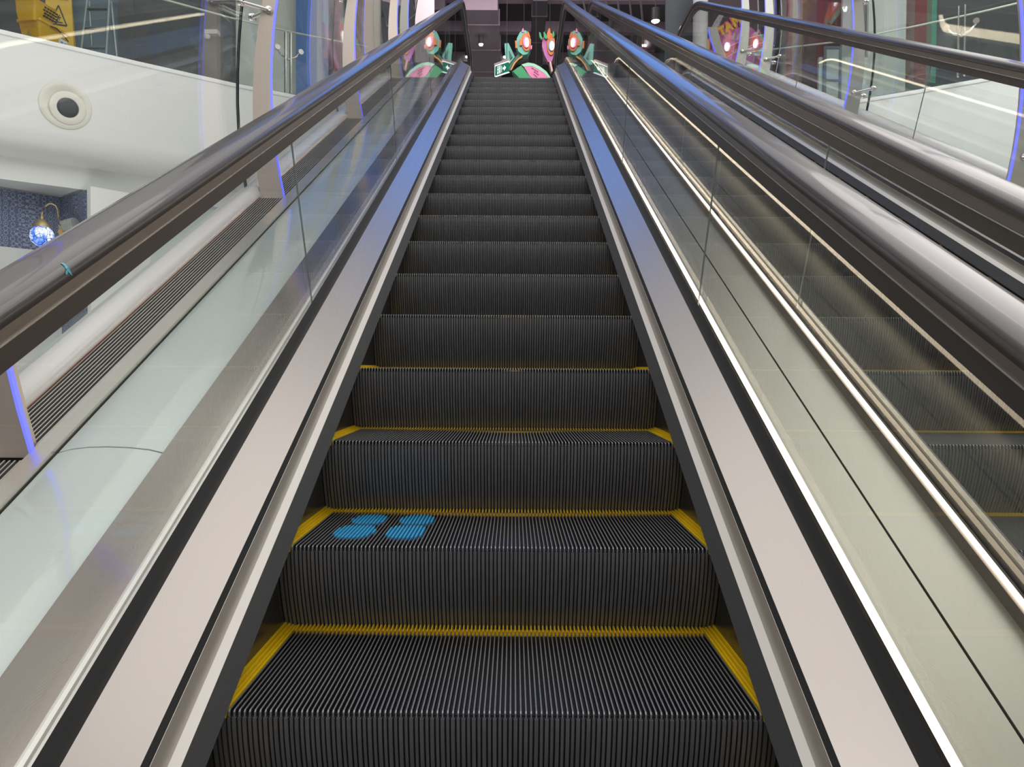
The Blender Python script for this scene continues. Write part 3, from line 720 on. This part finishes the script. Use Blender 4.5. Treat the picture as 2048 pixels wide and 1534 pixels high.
MB().tube([P(1100,60,SY+.2)+off, Vector((P(1100,60).x,SY+.2,CZ))+off], .006, 6).build('wire', m['ink'], s3)
# exit sign
base = P(1003, 138, 11.9); ex = thing('exit_sign', 'green emergency exit sign with a white running figure and arrow', 'sign', base); off = -base
a_, b_ = P(990,135,12.0), P(1016,128,11.80)
dx = (b_-a_).xy.to_3d(); L = dx.length; dx.normalize(); ny = Vector((dx.y,-dx.x,0))
fr = Matrix(((dx.x,0,ny.x,0),(dx.y,0,ny.y,0),(0,1,0,0),(0,0,0,1)))
H = .085
MB().box((-L/2,-H,-.03),(L/2,H-.006,0), mat=fr).build('sign_face', m['exit'], ex)
mb = MB(); mb.box((-L/2-.006,H-.006,-.034),(L/2+.006,H+.012,.004), mat=fr); mb.box((-L/2-.006,-H-.006,-.034),(L/2+.006,-H,.003), mat=fr); mb.box((-L/2-.006,-H,-.034),(-L/2,H,.003), mat=fr); mb.build('frame', m['exit_white'], ex)
MB().box((-L/2-.01,H+.012,-.045),(L/2+.01,H+.045,.012), mat=fr).build('housing', material('sign_housing', (.45,.38,.35), .5), ex)
mb = MB()
mb.box((.03-.1*L,-.055,.001),(.036-.1*L,.055,.003), mat=fr)
mb.lathe([(0,0),(.013,0),(.013,.003),(0,.003)], 12, fr @ Matrix.Translation(Vector((-.055-.0*L,.038,.001))))
for pts in ([(-.07,.022),(-.05,.024),(-.046,-.01),(-.06,-.012)], [(-.06,-.008),(-.048,-.008),(-.034,-.030),(-.050,-.056),(-.056,-.050),(-.046,-.031)], [(-.062,-.008),(-.054,-.010),(-.066,-.040),(-.086,-.050),(-.088,-.043),(-.072,-.035)], [(-.052,.02),(-.030,.008),(-.028,.013),(-.050,.026)], [(-.068,.02),(-.086,.004),(-.082,0),(-.064,.014)]):
    mb.poly_prism(pts, .002, fr @ Matrix.Translation(Vector((0,0,.001))))
for (x0,y0,x1,y1) in ((-.095,.058,-.022,.063),(-.095,-.063,-.022,-.058),(-.097,-.063,-.092,.063),(-.025,-.063,-.02,.063)): mb.box((x0,y0,.001),(x1,y1,.003), mat=fr)
mb.build('running_figure', m['exit_white'], ex)
mb = MB(); mb.poly_prism([(.03,-.016),(.062,-.016),(.062,-.045),(.105,0),(.062,.045),(.062,.016),(.03,.016)], .002, fr @ Matrix.Translation(Vector((0,0,.001)))); mb.build('arrow', m['exit_white'], ex)
mb = MB()
for s_ in (-.35*L, .35*L): mb.tube([(0,0,0),(0,0,CZ-base.z-H-.04)], .006, 6); 
mb = MB()
for s_ in (-.35*L, .35*L):
    q = fr @ Vector((s_, H+.04, -.015)); mb.tube([q, Vector((q.x,q.y,CZ-base.z))], .006, 6)
mb.build('hanging_rod', m['black'], ex)

# ------------------------------------------------------------------ upper right: mural, pillar, doors
WY = 11.6
back_panel(1330, 1455, WY+1.0, ZL, 8.4, dark); 
pil = atY(1400, 100, 10.9)
o = MB().lathe([(.0,0),(.115,0),(.115,CZ-ZL),(0,CZ-ZL)], 28).build('round_pillar', material('white_pillar_paint', (.66,.66,.66), .4), None, True, (pil.x, pil.y, ZL)); tag(o, 'round white pillar behind the end of the right handrail', 'pillar')
a_, b_ = atY(1408,100,WY), atY(1572,100,WY)
mu = thing('mural_panel', 'dark and pink wall mural with yellow slanting capital letters behind the posts', 'mural', (a_.x, WY, ZL))
off = Vector((-a_.x,-WY,-ZL))
MB().box((0,0,0),(b_.x-a_.x,.05,3.4)).build('board', material('mural_dark', (.055,.035,.045), .5, noise=.3, nscale=3), mu)
flat(mu, off, ellipse(1472,108,50,62,20), .006, material('mural_magenta', (.50,.13,.38), .45, noise=.15, nscale=3), 'pink_disc', WY-.008)
flat(mu, off, [(1425,112),(1450,98),(1478,84),(1512,72),(1548,66),(1548,82),(1512,88),(1482,98),(1455,114),(1440,122)], .004, material('mural_red', (.42,.07,.08), .5), 'red_band', WY-.014)
wh = material('mural_white', (.75,.7,.72), .5)
for px in ([(1425,111),(1450,96),(1478,83),(1512,71),(1548,65),(1548,66.5),(1512,72.5),(1478,84.5),(1450,97.5),(1425,112.5)], [(1440,121),(1455,112.5),(1482,97.5),(1512,87),(1548,81),(1548,82.5),(1512,88.5),(1482,99),(1455,114),(1440,122.5)]): flat(mu, off, px, .003, wh, 'band_line', WY-.018)
flat(mu, off, [(1424,66),(1424,52),(1432,38),(1442,24),(1448,30),(1441,44),(1436,58),(1430,70)], .004, material('mural_grey_shape', (.45,.45,.47), .5, noise=.6, nscale=30), 'grey_figure', WY-.012)
ye, pk = material('mural_yellow', (.85,.50,.02), .45), material('mural_pink_edge', (.70,.10,.30), .45)
for ch, u, v, sz in (('V',1414,91,.20),('I',1433,72,.20),('T',1444,62,.20),('A',1457,54,.21),('M',1474,43,.23),('A',1491,34,.23)):
    p = atY(u, v, WY-.025)
    mt = Matrix.Translation(p+off) @ Matrix.Rotation(-math.radians(24),4,'Y') @ Matrix.Rotation(PI/2,4,'X')
    text_mesh(ch, sz*.86, pk, 'letter_edge', mu, mt @ Matrix.Translation(Vector((0,0,-.008))), fat=.034)
    text_mesh(ch, sz*.86, ye, 'letter', mu, mt, fat=.014)
p = atY(1475, 99, WY-.02); mt = Matrix.Translation(p+off) @ Matrix.Rotation(-math.radians(25),4,'Y') @ Matrix.Rotation(PI/2,4,'X')
text_mesh('FLAVOR', .055, wh, 'small_lettering', mu, mt)
lo_, hi_ = atY(1443,112,9.9), atY(1425,54,9.75)
lp = thing('leaning_post', 'short cream post with a cut top leaning in front of the pink mural', 'post', lo_)
d_ = hi_-lo_; w_ = Vector((.068,0,0)); t_ = Vector((0,.03,0))
MB().sweep([[p_-w_, p_+w_, p_+w_+t_, p_-w_+t_] for p_ in (Vector((0,0,ZL-lo_.z)), Vector((0,0,0)), d_*.55+Vector((-.012,0,0)), d_)]).build('post_body', m['column_lit_cream'], lp)
MB().sweep([[p_-w_-Vector((.012,.004,0)), p_-w_+Vector((.006,-.004,0)), p_-w_+Vector((.006,.01,0)), p_-w_+Vector((-.012,.01,0))] for p_ in (Vector((0,0,0)), d_*.55+Vector((-.012,0,0)), d_*.92)]).build('light_strip', m['blue_led'], lp)['label'] = 'glowing blue light strip along one edge'
# striped wall panels to the right of the mural
for u0, u1, c in ((1560,1572,(.20,.18,.17)),(1572,1584,(.22,.03,.08)),(1584,1604,(.33,.27,.22)),(1604,1632,(.16,.10,.11)),(1632,1662,(.20,.045,.05)),(1662,1684,(.22,.11,.11))):
    back_panel(u0, u1, WY-.2, ZL+.9, 9, material('mural_stripe', c, .45))
back_panel(1558, 1640, WY-.25, ZL, ZL+.9, material('teal_dado', (.05,.20,.15), .45))
back_panel(1552, 1700, WY+.3, ZL, 9, dark)
pw = material('pale_screen_wall', (.55,.61,.57), .35)
back_panel(1638, 1736, WY-1.2, ZL-.01, ZL+1.05, pw); back_panel(1684, 1736, WY-.9, ZL, 9, material('pale_grey_wall', (.42,.44,.43), .4))
back_panel(1736, 1811, WY-1.1, ZL-.01, 9, pw)
a_, b_ = atY(1648,100,WY-1.25), atY(1684,100,WY-1.25)
dz0, dz1 = atY(1650,205,WY-1.25).z, atY(1650,92,WY-1.25).z
dm = material('grey_blue_door_frame', (.11,.14,.18), .4)
door = thing('glass_door', 'pale door with a grey blue frame beyond the right glass', 'door', (a_.x, WY-1.25, dz0)); w = b_.x-a_.x; h = dz1-dz0
mb = MB(); t = .04
mb.box((0,0,0),(t,.03,h)); mb.box((w-t,0,0),(w,.03,h)); mb.box((t,0,h-t),(w-t,.03,h)); mb.box((t,0,h*.38),(w-t,.03,h*.38+.03)); mb.build('door_frame', dm, door)
MB().box((t,.012,0),(w-t,.02,h-t)).build('door_panel', material('pale_door_glass', (.42,.47,.45), .15), door)
for u0, u1, c in ((1811,1828,(.20,.13,.12)),(1828,1852,(.20,.05,.05)),(1852,1862,(.13,.16,.12)),(1862,1872,(.08,.30,.22))): back_panel(u0, u1, WY-.9, ZL, 9, material('maroon_panel', c, .45))
back_panel(1872, 2300, WY-.8, ZL, 9, dark); back_panel(1811, 1925, WY-1.0, ZL, ZL+.75, material('dark_teal_panel', (.05,.11,.10), .35))

# ------------------------------------------------------------------ cleaning gear on the upper left floor
yl = material('yellow_bucket_plastic', (.62,.34,.0), .35, coat=.2); yl2 = material('yellow_sign_plastic', (.58,.36,.01), .4)
BYY = 7.95
bc = atY(88, 88, 7.75); bc.z = ZL
e = thing('mop_bucket', 'yellow mop bucket with a wringer, standing on the upper floor behind the glass', 'bucket', bc)
e.rotation_euler = (0,0,math.radians(80)); e.scale = (.78,.84,.85)
def ring(z, x0, x1, y0, y1, r=.03):
    o = []
    for cx, cy, a in ((x1-r,y1-r,0),(x0+r,y1-r,90),(x0+r,y0+r,180),(x1-r,y0+r,270)):
        for j in range(4): o.append(Vector((cx+r*math.cos(math.radians(a+30*j)), cy+r*math.sin(math.radians(a+30*j)), z)))
    return o
mb = MB(); mb.sweep([ring(.03,-.24,.24,-.13,.13),ring(.30,-.29,.29,-.17,.17),ring(.31,-.31,.31,-.19,.19),ring(.335,-.31,.31,-.19,.19),ring(.335,-.28,.28,-.16,.16),ring(.10,-.23,.23,-.12,.12)], mi=0); mb.build('tub', yl, e, True)
mb = MB()
mb.sweep([ring(.30,-.34,-.02,-.13,.13),ring(.42,-.36,.04,-.15,.15),ring(.56,-.36,.06,-.16,.16),ring(.575,-.37,.07,-.17,.17),ring(.575,-.34,.04,-.14,.14),ring(.34,-.31,.0,-.11,.11)])
mb.build('wringer', yl, e, True)
mb = MB()
for r in range(4):
    for c in range(5): mb.box((-.20+c*.055+(r%2)*.02,-.166,.40+r*.04),(-.165+c*.055+(r%2)*.02,-.150,.418+r*.04))
mb.build('drain_slot', m['grille_dark'], e)
mb = MB()
for x in (-.2,.2):
    for y in (-.1,.1): mb.lathe([(0,-.012),(.028,-.012),(.03,0),(.028,.012),(0,.012)], 14, Matrix.Translation(Vector((x,y,.03))) @ Matrix.Rotation(PI/2,4,'X'))
mb.build('caster', m['black'], e, True)
MB().box((.10,-.185,.10),(.23,-.150,.21)).build('sticker', material('white_sticker', (.72,.78,.82), .4), e)
text_mesh('BUG', .06, material('sticker_blue_print', (.05,.16,.40), .5), 'lettering', e, Matrix.Translation(Vector((.165,-.1862,.155))) @ Matrix.Rotation(PI/2,4,'X'), fat=.002)
fm = Matrix.Translation(Vector((-.292,0,.0))) @ Matrix.Rotation(-PI/2,4,'Z') @ Matrix.Rotation(PI/2,4,'X')
text_mesh('CAUTION', .05, material('faded_red_print', (.50,.13,.05), .5), 'lettering', e, fm @ Matrix.Translation(Vector((0,.235,0))))
mb = MB(); mb.poly_prism([(-.05,.08),(-.03,.08),(0,.155),(.03,.08),(.05,.08),(.0,.195)], .002, fm); mb.build('warning_mark', material('faded_grey_print', (.25,.22,.10), .5), e)
MB().tube([(-.1,-.19,.30),(0,-.2,.31),(.1,-.2,.28),(.24,-.2,.22)], .008, 6).build('wringer_handle', m['black'], e)
sc_ = atY(119, 60, 8.3); sc_.z = ZL
ws = thing('wet_floor_sign', 'yellow folding wet floor warning sign standing behind the mop bucket', 'sign', sc_)
for s_ in (-1,1):
    mt = Matrix.Rotation(math.radians(10*s_),4,'X')
    mt = Matrix.Translation(Vector((0,s_*.005,.92))) @ mt @ Matrix.Translation(Vector((0,0,-.92)))
    mb = MB(); mb.poly_prism([(-.20,0),(-.12,0),(-.11,.05),(.11,.05),(.12,0),(.20,0),(.13,.92),(.05,.92),(.05,.85),(-.05,.85),(-.05,.92),(-.13,.92)], .012, mt @ Matrix.Rotation(PI/2,4,'X')); mb.build('board', yl2, ws)
mt = Matrix.Translation(Vector((0,-.005,.92))) @ Matrix.Rotation(math.radians(-10),4,'X') @ Matrix.Translation(Vector((0,-.016,-.92))) @ Matrix.Rotation(PI/2,4,'X')
mb = MB()
def bar(mb, a, b, w, mt):
    a, b = Vector((*a,0)), Vector((*b,0)); d = (b-a).normalized(); n = Vector((-d.y,d.x,0))*w/2
    mb.poly_prism([(a-n).xy, (b-n).xy, (b+n).xy, (a+n).xy], .002, mt)
for a, b in (((-.10,.40),(.10,.40)),((.10,.40),(0,.60)),((0,.60),(-.10,.40))): bar(mb, a, b, .014, mt)
for k in range(3):
    c_, s_ = math.cos(k*PI/3)*.032, math.sin(k*PI/3)*.032; bar(mb, (-c_,.475-s_), (c_,.475+s_), .009, mt)
bar(mb, (-.05,.425), (.05,.425), .012, mt)
mb.build('warning_triangle', m['ink'], ws)
rd = bpy.data.materials['faded_red_print']
text_mesh('CAUTION', .05, rd, 'lettering', ws, mt @ Matrix.Translation(Vector((0,.73,.001)))); text_mesh('WET FLOOR', .042, rd, 'lettering', ws, mt @ Matrix.Translation(Vector((0,.675,.001))))
ws.scale = (.92,1,1.26); ws.rotation_euler = (0,0,math.radians(24))
bb = atY(80, 8, 9.3); bb.z = ZL
bg_ = thing('cloth_bag', 'blue cloth bag hanging open behind the yellow mop bucket', 'bag', bb)
mb = MB(); prof = [(0,.35),(.10,.36),(.17,.45),(.19,.7),(.17,.95),(.13,1.05),(.15,1.10),(.12,1.11),(.10,1.05),(0,1.0)]
mb.lathe(prof, 18); mb.build('bag_body', material('blue_cloth', (.05,.14,.38), .7, noise=.3, nscale=14, bump=.4), bg_, True)
mb = MB()
for sx_ in (-.15,.15):
    for sy_ in (-.12,.12): mb.tube([(sx_,sy_,0),(sx_*.8,sy_*.8,1.08)], .012, 6)
mb.build('stand', m['black'], bg_)
# step ladder
lc = atY(178, 60, 9.6); lc.z = ZL
ld = thing('step_ladder', 'grey aluminium step ladder leaning against the dark wall behind the balustrade', 'ladder', lc)
gm = material('grey_aluminium', (.22,.25,.25), .35, .6)
for s_ in (-.2,.2):
    for yy, y2 in ((0,.25),(.55,.3)): MB().tube([(s_,yy,0),(s_*.8,y2,1.6)], .022, 8).build('rail', gm, ld)
mb = MB()
for k in range(5): mb.box((-.19+.008*k,.02+.05*k,.26+.3*k),(.19-.008*k,.10+.05*k,.285+.3*k))
mb.build('rung', gm, ld)
# small security camera on the dark wall
cc = atY(414, 73, 12.3)
scm = thing('security_camera', 'small white dome security camera on a bracket on the dark wall', 'camera', cc)
MB().lathe([(0,-.055),(.035,-.045),(.055,-.01),(.055,.02),(.03,.035),(0,.035)], 18).build('dome', material('white_plastic', (.6,.6,.58), .4), scm, True)
MB().box((-.03,-.04,.035),(.20,.10,.11)).build('bracket', bpy.data.materials['white_plastic'], scm)
downlight(272, 95, 'bright oval light reflected low on the dark grey wall at the left', .05) if False else None

# ------------------------------------------------------------------ light
w = bpy.data.worlds.new('atrium_light'); S.world = w; w.use_nodes = True
nt = w.node_tree; bg = nt.nodes['Background']
tc = nt.nodes.new('ShaderNodeTexCoord'); sp_ = nt.nodes.new('ShaderNodeVectorMath'); sp_.operation = 'DOT_PRODUCT'; sp_.inputs[1].default_value = Vector((.36,.12,.92)).normalized()
rp = nt.nodes.new('ShaderNodeValToRGB')
el = rp.color_ramp.elements
el[0].position = .35; el[0].color = (.20,.195,.19,1)
el[1].position = .62; el[1].color = (.46,.45,.44,1)
x = el.new(.82); x.color = (.92,.88,.85,1)
mr = nt.nodes.new('ShaderNodeMapRange'); mr.inputs['From Min'].default_value = -1; mr.inputs['From Max'].default_value = 1
nt.links.new(tc.outputs['Generated'], sp_.inputs[0]); nt.links.new(sp_.outputs['Value'], mr.inputs['Value']); nt.links.new(mr.outputs['Result'], rp.inputs['Fac']); nt.links.new(rp.outputs['Color'], bg.inputs['Color'])
bg.inputs['Strength'].default_value = .9
def area(name, loc, target, sx, sy, power, color):
    l = bpy.data.lights.new(name, 'AREA'); l.shape = 'RECTANGLE'; l.size = sx; l.size_y = sy; l.energy = power; l.color = color
    o = bpy.data.objects.new(name, l); C.objects.link(o); o.location = loc
    o.rotation_euler = (Vector(target)-Vector(loc)).to_track_quat('-Z','Y').to_euler(); return o
area('right_soft_fill', (5.8,5.0,7.2), (.6,2.6,.8), 6, 6, 200, (1,.955,.92))  # unseen soft area light added for the pale sheen on the right handrail
area('top_fill', (0.0,4.0,11), (0,6.0,3.0), 11, 8, 300, (1,.955,.92))  # unseen area light added overhead to brighten the upper risers
area('left_panel_fill', (-3.0,-1.2,6.4), (-.9,2.5,1.0), 4, 4, 75, (1,.97,.95))  # added overhead fill aimed at the pale teal panel, no fixture there
area('left_wall_fill', (-3.2,3.0,6.0), (-5,8.2,3.2), 2, 2, 60, (1,.98,.96))  # area light added out of view to brighten the left fascia
area('lower_fill', (-3.4,4.2,-1.8), (-5.0,8.0,3.0), 2.5, 2.5, 110, (1,.98,.95))  # unseen light added from below to lift the fascia underside
area('right_wall_fill', (4.6,4.5,5.6), (5.2,9,3.4), 2, 2, 130, (1,.98,.96))  # added unseen fill that whitens the right fascia
area('assumed_blue_light', (.7,12.2,9.3), (.5,6.0,3.2), 6.0, 2.6, 85, (.06,.30,1.0))  # assumed unseen blue source overhead, added for the blue reflections on the decks
area('front_fill', (.4,-5.5,3.4), (0,3,1.4), 4, 2.5, 75, (1,.97,.95))  # unseen fill added behind the camera to light the risers
area('landing_fill', (0,10.6,7.2), (.2,15,7.0), 3, 1, 60, (1,.84,.92))  # added area light without a fixture, lifts the dark ceiling and ducts

S.view_settings.view_transform = 'Standard'; S.view_settings.look = 'None'; S.view_settings.exposure = 0; S.view_settings.gamma = 1
cy = S.cycles
cy.max_bounces = 14; cy.transparent_max_bounces = 32; cy.glossy_bounces = 6; cy.diffuse_bounces = 3
cy.caustics_reflective = False; cy.caustics_refractive = False; cy.use_denoising = True
cy.sample_clamp_indirect = 6
